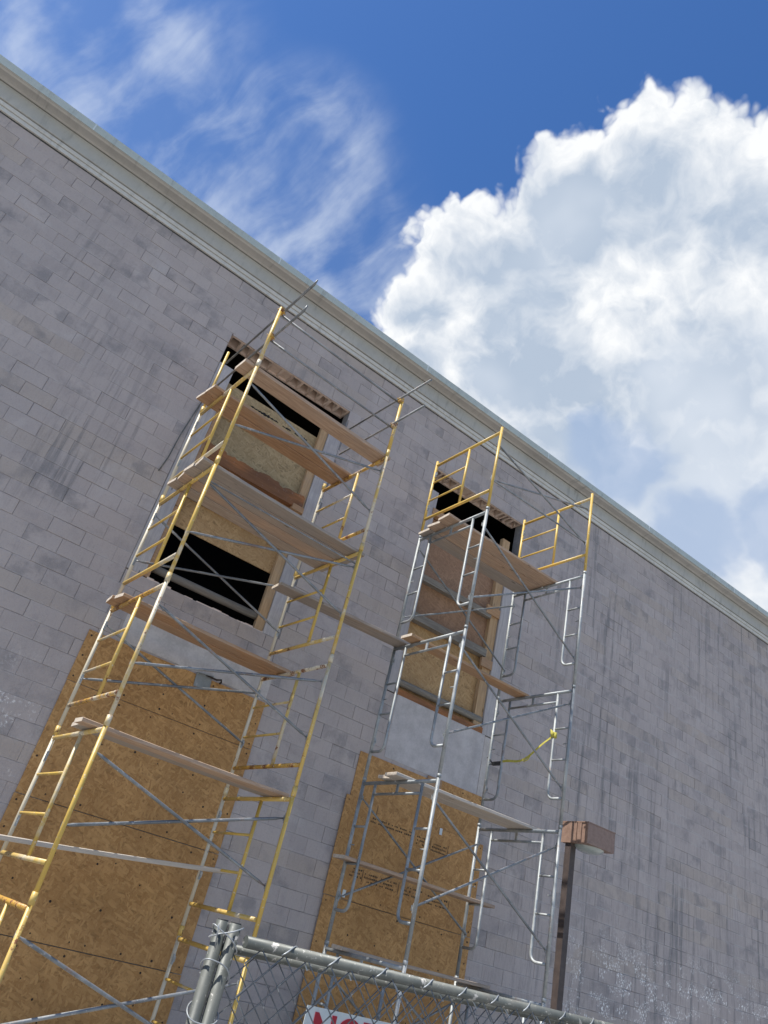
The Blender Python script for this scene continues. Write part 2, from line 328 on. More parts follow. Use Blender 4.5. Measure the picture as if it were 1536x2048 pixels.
t_, b_ = mat('lens_glass', 0.12, 0.0, 0.6); setc(t_, b_, (0.30, 0.345, 0.335)); b_.inputs['Coat Weight'].default_value = 0.5
bump(t_, b_, t_.noise(objc(t_), 30.0, 3, 0.5), 0.2, 0.003)

# ------------------------------------------------------------------ geometry helpers
class MB:
    """collects shapes, then links them as ONE mesh object"""
    def __init__(s): s.v = []; s.f = []; s.sm = []
    def add(s, vs, fs, smooth=False):
        o = len(s.v); s.v += [tuple(v) for v in vs]; s.f += [tuple(i + o for i in f) for f in fs]; s.sm += [smooth] * len(fs) if isinstance(smooth, bool) else smooth
        return s
    def box(s, x0, x1, y0, y1, z0, z1, bev=0.0):
        if bev <= 0:
            vs = [(x, y, z) for x in (x0, x1) for y in (y0, y1) for z in (z0, z1)]
            return s.add(vs, [(0, 1, 3, 2), (4, 6, 7, 5), (0, 4, 5, 1), (2, 3, 7, 6), (0, 2, 6, 4), (1, 5, 7, 3)])
        # chamfered along x (long) edges
        c = bev; pr = [(y0 + c, z0), (y1 - c, z0), (y1, z0 + c), (y1, z1 - c), (y1 - c, z1), (y0 + c, z1), (y0, z1 - c), (y0, z0 + c)]
        vs = [(x0, a, b) for a, b in pr] + [(x1, a, b) for a, b in pr]
        fs = [tuple(range(7, -1, -1)), tuple(range(8, 16))] + [(i, (i + 1) % 8, 8 + (i + 1) % 8, 8 + i) for i in range(8)]
        fs = [tuple(range(7, -1, -1)), tuple(range(8, 16))] + [(i, 8 + i, 8 + (i + 1) % 8, (i + 1) % 8)[::-1] for i in range(8)]
        return s.add(vs, fs)
    def tube(s, pts, r, n=10, caps=True, flat=None):
        pts = [Vector(p) for p in pts]; m = len(pts); rings = []
        tan = [(pts[min(i + 1, m - 1)] - pts[max(i - 1, 0)]).normalized() for i in range(m)]
        up = Vector((0, 0, 1)) if abs(tan[0].z) < 0.95 else Vector((0, 1, 0))
        u = tan[0].cross(up).normalized()
        vs = []
        for i in range(m):
            u = (u - tan[i] * u.dot(tan[i])).normalized(); w = tan[i].cross(u)
            rr = r if not isinstance(r, (list, tuple)) else r[i]
            k = 1.0
            if 0 < i < m - 1:
                d0 = (pts[i] - pts[i - 1]).normalized(); k = 1.0 / max(0.5, d0.dot(tan[i]))
            for j in range(n):
                a = 2 * math.pi * j / n
                vs.append(pts[i] + (u * math.cos(a) + w * math.sin(a)) * rr * k)
        fs = []; sm = []
        for i in range(m - 1):
            for j in range(n):
                fs.append((i * n + j, i * n + (j + 1) % n, (i + 1) * n + (j + 1) % n, (i + 1) * n + j)); sm.append(True)
        if caps:
            fs += [tuple(range(n - 1, -1, -1)), tuple(range((m - 1) * n, m * n))]; sm += [False, False]
        return s.add(vs, fs, sm)
    def prism(s, prof, x0, x1):
        """profile of (y,z) points extruded along x"""
        n = len(prof); vs = [(x0, a, b) for a, b in prof] + [(x1, a, b) for a, b in prof]
        return s.add(vs, [tuple(range(n)), tuple(range(2 * n - 1, n - 1, -1))] + [(i, n + i, n + (i + 1) % n, (i + 1) % n) for i in range(n)])
    def mesh(s, name, m):
        me = bpy.data.meshes.new(name); me.from_pydata(s.v, [], s.f); me.validate()
        if len(me.polygons) == len(s.sm): me.polygons.foreach_set('use_smooth', s.sm)
        me.materials.append(M[m]); me.update()
        return me
    def build(s, name, m, parent=None):
        return link(name, s.mesh(name, m), parent)
def fixn(me):
    import bmesh
    bm = bmesh.new(); bm.from_mesh(me); bmesh.ops.recalc_face_normals(bm, faces=bm.faces); bm.to_mesh(me); bm.free(); return me
def link(name, me, parent=None, loc=None):
    fixn(me) if me is not None and me.users == 0 else None
    o = bpy.data.objects.new(name, me); COL.objects.link(o)
    if parent is not None: o.parent = parent
    if loc is not None: o.location = loc
    return o
def tag(o, label, cat, group=None):
    o['label'] = label; o['category'] = cat
    if group: o['group'] = group
    return o
def thing(name, label, cat, loc=(0, 0, 0), rz=0.0, group=None):
    o = bpy.data.objects.new(name, None); COL.objects.link(o); o.location = loc; o.rotation_euler = (0, 0, rz); o.empty_display_size = 0.2
    return tag(o, label, cat, group)

# ------------------------------------------------------------------ ground
g = MB(); G = 900.0
g.add([(-G, -G, 0), (G, -G, 0), (G, G, 0), (-G, G, 0)], [(0, 1, 2, 3)])
ground = g.build('ground', 'ground_mat'); ground['kind'] = 'structure'

# ------------------------------------------------------------------ building
bld = thing('block_building', 'tall grey painted concrete block building with pale moulded cornice and boarded openings', 'building', (3, 0, 0))
OFF = Vector((-3, 0, 0))
def bpart(mb, name, m, parent=None):
    o = mb.build(name, m, parent or bld)
    if parent is None: o.location = OFF
    return o
WX0, WX1, WTOP = -8.0, 30.0, 10.62
LW = (1.74, 4.04, 5.20, 9.37); RW = (5.95, 8.20, 5.20, 9.37)            # the two upper openings
holes = [LW, RW]
covers = [(1.68, 4.13, 0.0, 4.26), (5.82, 8.18, 0.0, 4.16), (2.02, 4.12, 4.36, 4.78), (6.24, 8.04, 4.29, 5.19)]

def subtract(r, h):
    x0, x1, z0, z1 = r; a0, a1, b0, b1 = h
    if a1 <= x0 or a0 >= x1 or b1 <= z0 or b0 >= z1: return [r]
    out = []
    if a0 > x0: out.append((x0, a0, z0, z1))
    if a1 < x1: out.append((a1, x1, z0, z1))
    m0, m1 = max(x0, a0), min(x1, a1)
    if b0 > z0: out.append((m0, m1, z0, b0))
    if b1 < z1: out.append((m0, m1, b1, z1))
    return [q for q in out if q[1] - q[0] > 0.025 and q[3] - q[2] > 0.025]

# core: the mortar face with real openings, and the closed dark shell behind it
core = MB()
cells = [(WX0 - 4, 45.0, 0.0, WTOP)]
for h in holes: cells = [q for c in cells for q in subtract(c, (h[0], h[1], h[2], h[3] + 0.175))]
for x0, x1, z0, z1 in cells: core.box(x0, x1, 0.0085, 0.2, z0, z1)
bpart(core, 'wall_core', 'mortar')
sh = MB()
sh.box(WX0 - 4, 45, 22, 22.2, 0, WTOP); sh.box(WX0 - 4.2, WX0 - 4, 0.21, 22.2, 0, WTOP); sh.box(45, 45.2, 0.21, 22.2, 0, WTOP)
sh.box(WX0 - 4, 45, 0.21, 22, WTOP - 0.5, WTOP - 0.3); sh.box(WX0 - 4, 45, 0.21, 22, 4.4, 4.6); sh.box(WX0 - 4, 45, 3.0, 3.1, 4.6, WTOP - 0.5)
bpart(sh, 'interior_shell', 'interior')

# concrete blocks in running bond
blocks = []
k0 = int(math.floor((0 - Z0) / CH)); row = k0
while Z0 + row * CH < 10.5:
    z0, z1 = Z0 + row * CH, min(Z0 + (row + 1) * CH, 10.50)
    off = X0 + (0.0 if row % 2 == 0 else -BL / 2)
    i = int(math.floor((WX0 - off) / BL))
    while off + i * BL < WX1:
        r = (off + i * BL, off + (i + 1) * BL, max(z0, 0.0), z1)
        ps = [r]
        for h in holes: ps = [q for c in ps for q in subtract(c, h)]
        for q in ps:
            if not any(q[0] >= c[0] and q[1] <= c[1] and q[2] >= c[2] and q[3] <= c[3] for c in covers) and q[3] - q[2] > 0.03: blocks.append((q, q == r))
        i += 1
    row += 1
def project(x, y, z):
    d = Vector((x, y, z)) - CAM; w = d.dot(fwd)
    if w < 0.1: return None
    return 768 + 1481.67 * d.dot(rgt) / w, 1024 + 1481.67 * d.dot(dwn) / w
def seen_area(q):
    ps = [project(x, 0, z) for x, z in ((q[0], q[2]), (q[1], q[2]), (q[1], q[3]), (q[0], q[3]))]
    if any(p is None for p in ps): return 0
    cx = sum(p[0] for p in ps) / 4; cy = sum(p[1] for p in ps) / 4
    if not (-10 < cx < 1546 and -10 < cy < 2058): return 0
    return abs(sum(ps[i][0] * ps[(i + 1) % 4][1] - ps[(i + 1) % 4][0] * ps[i][1] for i in range(4))) / 2
def block_shape(mb, x0, x1, z0, z1, y=0.0, g=0.0025, c=0.003):
    a = (x0 + g, x1 - g, z0 + g, z1 - g); b = (a[0] + c, a[1] - c, a[2] + c, a[3] - c)
    vs = [(a[0], 0.012, a[2]), (a[1], 0.012, a[2]), (a[1], 0.012, a[3]), (a[0], 0.012, a[3]), (a[0], y + c, a[2]), (a[1], y + c, a[2]), (a[1], y + c, a[3]), (a[0], y + c, a[3]),
          (b[0], y, b[2]), (b[1], y, b[2]), (b[1], y, b[3]), (b[0], y, b[3])]
    fs = [(8, 9, 10, 11)] + [(i, (i + 1) % 4, 4 + (i + 1) % 4, 4 + i) for i in range(4)] + [(4 + i, 4 + (i + 1) % 4, 8 + (i + 1) % 4, 8 + i) for i in range(4)]
    mb.add(vs, fs)
order = sorted(range(len(blocks)), key=lambda i: -(seen_area(blocks[i][0]) if blocks[i][1] else 0))
single = set(order[:300])
rb = random.Random(3)
variants = []
for gx, cz in ((0.0006, 0.0018), (0.0012, 0.0026), (0.0022, 0.004), (0.0036, 0.005)):
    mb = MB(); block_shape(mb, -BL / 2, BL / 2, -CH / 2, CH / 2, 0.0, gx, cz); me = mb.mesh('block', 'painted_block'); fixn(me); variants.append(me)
rest = MB()
for i, (q, full) in enumerate(blocks):
    dy = rb.uniform(-0.0025, 0.0025); v = rb.choice((0, 0, 0, 1, 1, 2, 3))
    if i in single:
        o = bpy.data.objects.new('block', variants[v]); COL.objects.link(o); o.parent = bld
        o.location = ((q[0] + q[1]) / 2 - 3, dy, (q[2] + q[3]) / 2)
    else:
        gx, cz = ((0.0006, 0.0018), (0.0012, 0.0026), (0.0022, 0.004), (0.0036, 0.005))[v]
        block_shape(rest, *q, dy, gx, cz)
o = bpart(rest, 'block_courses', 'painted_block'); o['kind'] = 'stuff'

# cornice: lower fillets, wide fascia, cove, then metal coping in lengths
cx0, cx1 = WX0 - 4, 45.0
def moulding(prof, name, m, parent=None):
    mb = MB(); mb.prism(prof, cx0, cx1); return bpart(mb, name, m) if parent is None else mb.build(name, m, parent)
cor = moulding([(0.1, 10.43), (-0.005, 10.43), (-0.005, 10.86), (0.1, 10.86)], 'cornice', 'shade_dark')        # backing whose dark colour paints the shadow lines in the gaps
moulding([(0.0, 10.452), (-0.034, 10.452), (-0.038, 10.470), (-0.038, 10.515), (0.0, 10.515)], 'lower_fillet', 'cornice_pale', cor)
moulding([(0.0, 10.521), (-0.055, 10.521), (-0.062, 10.535), (-0.066, 10.578), (0.0, 10.578)], 'upper_fillet', 'cornice_pale', cor)
moulding([(0.0, 10.590), (-0.086, 10.590), (-0.092, 10.60), (-0.112, 10.835), (0.0, 10.835)], 'fascia', 'cornice_paint', cor)
arc = [(-0.150 - 0.165 * (1 - math.cos(a)), 10.838 + 0.034 * math.sin(a)) for a in [i * math.pi / 14 for i in range(8)]]
moulding([(0.0, 10.852), (-0.128, 10.846), (-0.140, 10.830)] + arc + [(-0.318, 10.90), (0.0, 10.90)], 'cove_moulding', 'cove_paint', cor)
moulding([(-0.27, 10.868), (-0.330, 10.874), (-0.330, 10.895), (-0.27, 10.90)], 'bead', 'cornice_pale', cor)
moulding([(0.0, 10.886), (-0.334, 10.886), (-0.334, 10.91), (0.0, 10.91)], 'drip_shadow', 'shade_dark', cor)  # solid dark strip, paints the shadow line between cove and coping
xs = -1.324 - 3.2 * 4
me = MB(); me.prism([(-0.352, 10.862), (-0.362, 10.985), (0.12, 11.005), (0.12, 10.91), (-0.342, 10.91), (-0.342, 10.862)], 0.003, 3.197); me = fixn(me.mesh('coping', 'coping_metal'))
ms = MB(); ms.prism([(-0.358, 10.858), (-0.367, 10.990), (0.12, 11.010), (0.12, 10.99), (-0.355, 10.98), (-0.350, 10.858)], -0.010, 0.010); ms = fixn(ms.mesh('coping_joint_cover', 'sign_white'))
for i in range(18):
    o = link('coping', me, bld, (xs + 3.2 * i - 3, 0, 0))
    o2 = link('joint_cover', ms, o)

# plastered patches below the upper openings
mb = MB(); mb.box(2.0, 4.14, -0.004, 0.02, 4.34, 4.80); bpart(mb, 'plaster_patch', 'plaster_tan')
mb = MB(); mb.box(6.22, 8.06, -0.004, 0.02, 4.27, 5.215); bpart(mb, 'plaster_patch', 'plaster')
mb = MB(); mb.box(8.075, 8.20, -0.002, 0.02, 4.27, 5.20); bpart(mb, 'plaster_strip', 'plaster_tan')

# hollow blocks laid bare along the head of both openings
def hollow_block(L, filled):
    m = MB(); D0, D1, H = 0.013, 0.305, 0.17
    m.box(0, L, D0, D0 + 0.036, 0, H); m.box(0, L, D1 - 0.036, D1, 0, H)
    for w in (0, L / 2 - 0.022, L - 0.030): m.box(w, w + (0.044 if 0 < w < 0.3 else 0.030), D0 + 0.034, D1 - 0.034, 0, H)
    if filled: m.box(0.034, L - 0.034, D0 + 0.034, D1 - 0.034, 0.03, H)
    return fixn(m.mesh('hollow_block', 'bare_block'))
hb = [hollow_block(0.405, False), hollow_block(0.405, True)]
for (x0, x1, z0, z1), fills in ((LW, (0, 0, 1, 0, 0, 0)), (RW, (0, 0, 1, 0, 0, 0))):
    x = x0 + 0.012
    for f in fills:
        if x + 0.3 > x1: break
        o = link('hollow_block', hb[f], bld, (min(x, x1 - 0.41) - 3, 0, z1)); x += 0.385 if x1 - x0 < 2.28 else 0.382
# broken edge of the courses under the left opening
rk = MB(); x = LW[0]
while x < LW[1] - 0.02:
    w = rk and random.uniform(0.05, 0.16); h = random.uniform(0.0, 0.035)
    rk.box(x, min(x + w, LW[1]), 0.004 + random.uniform(0, 0.01), 0.19, 5.19, 5.20 + h); x += w
bpart(rk, 'broken_sill_edge', 'bare_block')

def board(name, m, x0, x1, y0, y1, z0, z1, bev=0.0, parent=None, sag=0.0):
    """a board whose own axes start at its middle"""
    c = Vector(((x0 + x1) / 2, (y0 + y1) / 2, (z0 + z1) / 2)); mb = MB()
    mb.box(x0 - c.x, x1 - c.x, y0 - c.y, y1 - c.y, z0 - c.z, z1 - c.z, bev)
    o = mb.build(name, m, parent or bld); o.location = c + OFF
    return o
# left opening infill
board('osb_sheet', 'osb_green', 1.99, 3.74, 0.11, 0.125, 8.03, 8.62)
board('osb_sheet', 'osb_green', 1.99, 3.74, 0.128, 0.143, 7.30, 8.06)
board('osb_sheet', 'osb_light', 1.99, 3.74, 0.112, 0.126, 6.10, 7.33)
board('side_board', 'board_weathered', 1.745, 1.99, 0.0, 0.04, 5.22, 8.80)
board('stud', 'lumber', 1.995, 2.06, 0.015, 0.105, 5.22, 8.0)
board('stud', 'stud_wood', 3.665, 3.795, 0.03, 0.106, 5.20, 8.90)
board('side_board', 'board_weathered', 3.80, 4.035, 0.002, 0.045, 5.20, 8.86)
for xa, xb, zc_ in ((2.45, 2.98, 8.47), (3.05, 3.22, 8.46), (3.27, 3.52, 8.465)):                      # ragged slots torn through the top sheet
    tm_ = MB(); k_ = 22; vs = []
    for i in range(k_ + 1):
        f = i / k_; e = math.sin(f * math.pi) ** 0.5
        vs += [(xa + (xb - xa) * f, 0.1085, zc_ - e * random.uniform(0.006, 0.03)), (xa + (xb - xa) * f, 0.1085, zc_ + e * random.uniform(0.004, 0.035))]
    vs += [(x, 0.1095, z) for x, y, z in vs]; m_ = 2 * (k_ + 1)
    fs = [(2 * i, 2 * i + 2, 2 * i + 3, 2 * i + 1) for i in range(k_)] + [(m_ + 2 * i, m_ + 2 * i + 1, m_ + 2 * i + 3, m_ + 2 * i + 2) for i in range(k_)]
    tm_.add(vs, fs); bpart(tm_, 'torn_slot', 'interior')
tl = MB(); n = 64; tz = 0.0                                    # torn ledger
top = [7.43 + 0.012 * math.sin(i * 0.21) + 0.008 * math.sin(i * 0.83 + 1) + random.uniform(-0.006, 0.006) - (0.03 if i % 17 > 12 else 0) for i in range(n + 1)]
for i in range(n):
    xa, xb = -0.86 + 1.72 * i / n, -0.86 + 1.72 * (i + 1) / n
    tl.add([(xa, -0.05, -0.1), (xb, -0.05, -0.1), (xb, -0.05, top[i + 1] - 7.3), (xa, -0.05, top[i] - 7.3), (xa, 0.05, -0.1), (xb, 0.05, -0.1), (xb, 0.05, top[i + 1] - 7.26), (xa, 0.05, top[i] - 7.26)],
           [(0, 1, 2, 3), (4, 7, 6, 5), (3, 2, 6, 7), (0, 4, 5, 1)] + ([(0, 3, 7, 4)] if i == 0 else []) + ([(1, 5, 6, 2)] if i == n - 1 else []))
o = tl.build('torn_ledger', 'torn_lumber', bld); o.location = Vector((2.90, 0.05, 7.32)) + OFF
board('cleat', 'lumber', 3.60, 3.79, -0.03, 0.09, 7.16, 7.25)
board('ledger', 'old_timber', 2.06, 3.66, 0.03, 0.105, 6.55, 6.64)
mb = MB(); mb.tube([(-0.85, 0, 0), (0.86, 0, 0.012)], 0.055, 14); o = mb.build('timber_rail', 'old_timber', bld); o.location = Vector((2.87, 0.10, 5.40)) + OFF
# right opening infill
board('osb_sheet', 'osb_red', 6.16, 7.96, 0.115, 0.13, 7.28, 8.46)
board('osb_sheet', 'osb_red', 6.16, 7.96, 0.105, 0.12, 6.56, 7.26)
board('osb_sheet', 'osb_light', 6.16, 7.96, 0.118, 0.132, 5.33, 6.55)
board('side_board', 'board_weathered', 5.955, 6.15, 0.002, 0.045, 5.22, 8.92)
board('side_board', 'board_weathered', 7.985, 8.195, 0.002, 0.05, 5.22, 8.62)
board('stud', 'stud_wood', 7.80, 7.975, 0.03, 0.11, 5.22, 8.86)
board('head_beam', 'lumber', 6.10, 7.94, -0.015, 0.10, 8.46, 8.58)
board('ledger', 'old_timber', 6.16, 7.79, 0.0, 0.10, 7.20, 7.31)
board('cleat', 'lumber', 7.66, 7.97, -0.01, 0.028, 7.26, 7.42)
board('ledger', 'old_timber', 6.16, 7.79, -0.03, 0.10, 6.47, 6.60)
board('cleat', 'lumber', 7.72, 7.97, -0.02, 0.028, 6.30, 6.45)
board('sill_board', 'torn_lumber', 6.16, 7.99, -0.005, 0.11, 5.215, 5.31)
mb = MB(); mb.tube([(-0.9, 0, 0.0), (0.9, 0, 0.01)], 0.055, 14); o = mb.build('timber_rail', 'old_timber', bld); o.location = Vector((7.05, 0.05, 5.425)) + OFF
# boards over the lower openings
nails = MB()
def sheet(m, x0, x1, y, z0, z1, nx=7, nz=4):
    board('osb_sheet', m, x0, x1, y, y + 0.0115, z0, z1)
    for i in range(nx):
        for k in range(nz):
            cx = x0 + 0.05 + (x1 - x0 - 0.1) * i / (nx - 1) + random.uniform(-0.09, 0.09) * (0 < i < nx - 1); cz = z0 + 0.06 + (z1 - z0 - 0.12) * k / (nz - 1) + random.uniform(-0.11, 0.11) * (0 < k < nz - 1)
            if random.random() < 0.3: continue
            r = random.uniform(0.008, 0.015)
            nails.tube([(cx, y - 0.002, cz), (cx, y + 0.004, cz)], r, 6)
sheet('osb_gold', 1.655, 4.15, -0.016, 3.686, 4.315, 8, 3); sheet('osb_gold', 1.66, 4.155, -0.017, 2.414, 3.678, 8, 4)
sheet('osb_gold', 1.655, 4.16, -0.016, 1.145, 2.405, 8, 4); sheet('osb_gold', 1.66, 4.165, -0.017, 0.01, 1.136, 8, 4)
sheet('osb_gold', 5.80, 7.20, -0.0145, 3.50, 4.215, 3, 2); sheet('osb_gold', 7.205, 8.205, -0.0145, 3.50, 4.27, 3, 2)
board('filler_board', 'lumber', 7.06, 7.335, -0.034, -0.016, 4.03, 4.26)
sheet('osb_gold', 5.735, 8.34, -0.030, 2.342, 3.598, 4, 3); sheet('osb_gold', 5.745, 8.345, -0.031, 1.10, 2.333, 7, 4); sheet('osb_gold', 5.74, 8.345, -0.030, 0.01, 1.09, 7, 3)
o = bpart(nails, 'nail_heads', 'nail_rust'); o['kind'] = 'stuff'
# faded grade stamps on the right-hand boards (illegible rows of print)
stp = MB(); rs = random.Random(5)
def stamp(x0, x1, z, rows=2, h=0.022):
    for r_ in range(rows):
        x = x0 + rs.uniform(0, 0.06)
        while x < x1:
            w = rs.uniform(0.012, 0.035)
            if rs.random() < 0.8: stp.box(x, x + w * 0.8, -0.0318, -0.0305, z - r_ * 0.045, z - r_ * 0.045 + h * rs.uniform(0.7, 1.1))
            x += w + (0.03 if rs.random() < 0.12 else 0.004)
stamp(6.20, 6.95, 3.40); stamp(7.02, 7.30, 3.38, 3); stamp(7.34, 7.62, 3.36, 3); stamp(6.05, 6.25, 2.72, 3); stamp(6.30, 6.85, 2.70, 3); stamp(6.95, 7.35, 2.70, 3); stamp(7.42, 7.80, 2.68, 3)
for x, z in ((6.28, 3.44), (6.99, 3.28), (7.32, 3.28), (7.66, 3.26), (6.27, 2.60), (6.90, 2.58), (7.84, 2.56)): stp.box(x, x + 0.008, -0.0318, -0.0305, z, z + 0.15)
o = bpart(stp, 'board_print', 'ink'); o['kind'] = 'stuff'
for x, z in ((7.45, 3.52), (6.02, 2.36)): board('paper_tag', 'sign_white', x, x + 0.05, -0.034, -0.0312, z, z + 0.09)
# loose bracket and torn flashing under the left opening
mb = MB(); mb.box(-0.11, 0.11, -0.012, 0.0, -0.09, 0.085); mb.box(-0.11, 0.11, -0.05, -0.012, 0.075, 0.085)
br = mb.build('loose_bracket', 'galvanised', bld); br.location = Vector((3.21, -0.03, 4.26)) + OFF; br.rotation_euler = (0.0, R(-6), 0)
mb = MB(); mb.tube([(0.02, -0.02, 0.085), (0.08, -0.05, 0.06), (0.15, -0.07, 0.045), (0.215, -0.07, 0.06), (0.225, -0.06, 0.03), (0.205, -0.06, 0.01)], 0.012, 6); mb.build('torn_strip', 'nail_rust', br)
mb = MB(); mb.tube([(1.80, -0.012, 8.35), (1.73, -0.016, 7.9), (1.66, -0.02, 7.3), (1.64, -0.02, 6.9), (1.60, -0.015, 6.65)], 0.008, 6); bpart(mb, 'loose_cable', 'fence_steel')

# ------------------------------------------------------------------ scaffold towers
LEN, WID = 2.134, 1.524
def ladder_frame(H, base, legm, barm, thin, zb_bar=0.27, zt_bar=0.08, inner=0.62, lock=(0.27, 0.92)):
    """local: front leg at origin, rear leg at y=WID"""
    m = MB(); r = 0.0215
    m.tube([(0, 0, base), (0, 0, H)], r, 12)
    legs = fixn(m.mesh('leg', legm))
    bars = []
    for z in (H - zt_bar, zb_bar):
        m = MB(); m.tube([(0, 0.02, z), (0, WID - 0.02, z)], 0.023, 10); bars.append(fixn(m.mesh('cross_bar', barm)))
    m = MB(); m.tube([(0, inner, zb_bar + 0.018), (0, inner, H - zt_bar - 0.018)], 0.0195, 10); ip = fixn(m.mesh('inner_post', thin))
    rungs = []
    for f in (1 / 3, 2 / 3):
        z = zb_bar + (H - zt_bar - zb_bar) * f; m = MB(); m.tube([(0, inner + 0.012, z), (0, WID - 0.016, z)], 0.0145, 8); rungs.append(fixn(m.mesh('rung', thin)))
    return legs, bars, ip, rungs, [H - l for l in lock]
def lock_mesh(m_):
    m = MB(); m.box(-0.012, 0.012, 0.018, 0.034, -0.05, 0.05); m.tube([(0, 0.02, 0.0), (0, 0.065, 0)], 0.007, 6); m.box(-0.006, 0.006, 0.055, 0.065, -0.025, 0.03)
    return fixn(m.mesh('brace_lock', m_))
LOCK = None; REAR = {}
def place_frame(parent, fr, x, z, locks=True):
    legs, bars, ip, rungs, lz = fr
    e = bpy.data.objects.new('end_frame', None); COL.objects.link(e); e.parent = parent; e.location = (x, 0, z); e.empty_display_size = 0.1
    link('leg', legs, e); rear = legs
    if 'yellow' in legs.materials[0].name and parent.name == 'scaffold_tower':
        if legs.name not in REAR: REAR[legs.name] = legs.copy(); REAR[legs.name].materials[0] = M['worn_white']
        rear = REAR[legs.name]
    link('leg', rear, e, (0, WID, 0))
    for me in bars: link('cross_bar', me, e)
    if ip: link('inner_post', ip, e)
    for me in rungs: link('rung', me, e)
    if locks:
        for q in lz:
            link('brace_lock', LOCK, e, (0, 0, q)); o = link('brace_lock', LOCK, e, (0, WID, q)); o.rotation_euler = (0, 0, math.pi)
    return e
def brace(parent, p0, p1, m_='brace_steel', r=0.0155, name='cross_brace'):
    p0, p1 = Vector(p0), Vector(p1); d = (p1 - p0).normalized(); mb = MB()
    mb.tube([p0, p0 + d * 0.05, p0 + d * 0.09, p1 - d * 0.09, p1 - d * 0.05, p1], [0.008, 0.0095, r, r, 0.0095, 0.008], 8)
    o = mb.build(name, m_, parent); return o
LOCK = lock_mesh('galvanised')
def coupler_mesh():
    m = MB(); m.tube([(0, 0, -0.035), (0, 0, 0.035)], 0.033, 10); m.box(-0.03, 0.03, -0.045, 0.045, -0.028, 0.028); m.tube([(-0.06, 0.0, 0.0), (0.06, 0.0, 0.0)], 0.009, 6)
    return fixn(m.mesh('coupler', 'rusty_yellow'))
COUP = coupler_mesh()

# ---- left tower
LT = thing('scaffold_tower', 'yellow and rust-streaked ladder-frame scaffold tower with tube guard rails before the tall boarded doorway', 'scaffold', (1.787, -2.02, 0), R(3.1), None)
LV = [0.07, 1.56, 3.06, 4.56, 6.05]; H = 1.49
fr_new = ladder_frame(H, 0.0, 'yellow_paint', 'worn_yellow', 'yellow_paint')
fr_old = ladder_frame(H, 0.0, 'worn_yellow', 'rusty_yellow', 'worn_yellow')
pick = {0: ('o', 'n'), 1: ('n', 'n'), 2: ('o', 'o'), 3: ('n', 'n'), 4: ('n', 'o')}
ring = MB(); ring.tube([(0, 0, -0.05), (0, 0, 0.05)], 0.0275, 12); ring = fixn(ring.mesh('splice_collar', 'worn_yellow'))
plate = MB(); plate.box(-0.07, 0.07, -0.07, 0.07, 0, 0.008); plate.tube([(0, 0, 0.008), (0, 0, 0.075)], 0.017, 8); plate = fixn(plate.mesh('base_plate', 'galvanised'))
for i, z in enumerate(LV):
    for e in (0, 1):
        fr = place_frame(LT, fr_new if pick[i][e] == 'n' else fr_old, e * LEN, z)
        for y in (0, WID): link('splice_collar', ring, fr, (0, y, H))
for e in (0, 1):
    for y in (0, WID): link('base_plate', plate, LT, (e * LEN, y, 0))
for i, z in enumerate(LV):
    hi, lo = z + H - 0.27, z + H - 0.92
    brace(LT, (0.0, 0.055, hi), (LEN, 0.055, lo)); brace(LT, (0.0, 0.068, lo), (LEN, 0.068, hi))
    if i in (2, 3):
        brace(LT, (0.0, WID - 0.055, hi), (LEN, WID - 0.055, lo)); brace(LT, (0.0, WID - 0.068, lo), (LEN, WID - 0.068, hi))
brace(LT, (0.0, 0.04, 5.79), (LEN, 0.04, 5.82), name='guard_tube', r=0.010)
# guard posts and tubes on top
gp = MB(); gp.tube([(0, 0, 0), (0, 0, 0.98)], 0.0245, 12); gp = fixn(gp.mesh('guard_post', 'yellow_paint'))
gp2 = MB(); gp2.tube([(0, 0, 0), (0, 0, 1.10)], 0.019, 12); gp2 = fixn(gp2.mesh('guard_post', 'yellow_paint'))
for x in (0, LEN): link('guard_post', gp, LT, (x, 0, 7.54))
link('guard_post', gp2, LT, (0, WID, 7.54))
def rail(p0, p1, hook=0.0):
    p0, p1 = Vector(p0), Vector(p1); d = (p1 - p0).normalized(); mb = MB()
    pts = [p0 + (Vector((0, 0, hook)) + d * -0.06 if hook else d * 0), p0, p1]
    if not hook: pts = pts[1:]
    mb.tube(pts, [0.009] + [0.0145] * (len(pts) - 1) if hook else 0.0145, 8); return mb.build('guard_rail', 'brace_steel', LT)
for z in (8.49, 8.03):
    rail((0.045, -0.70, z), (0.045, WID + 0.05, z), 0.045); rail((LEN - 0.045, -0.66, z), (LEN - 0.045, WID - 0.25, z), 0.0)
    rail((0.03, 0.042, z - 0.035), (LEN + 0.03, 0.042, z - 0.035))
    for x in (0, LEN): link('coupler', COUP, LT, (x + (0.02 if x == 0 else -0.02), 0.01, z - 0.01))

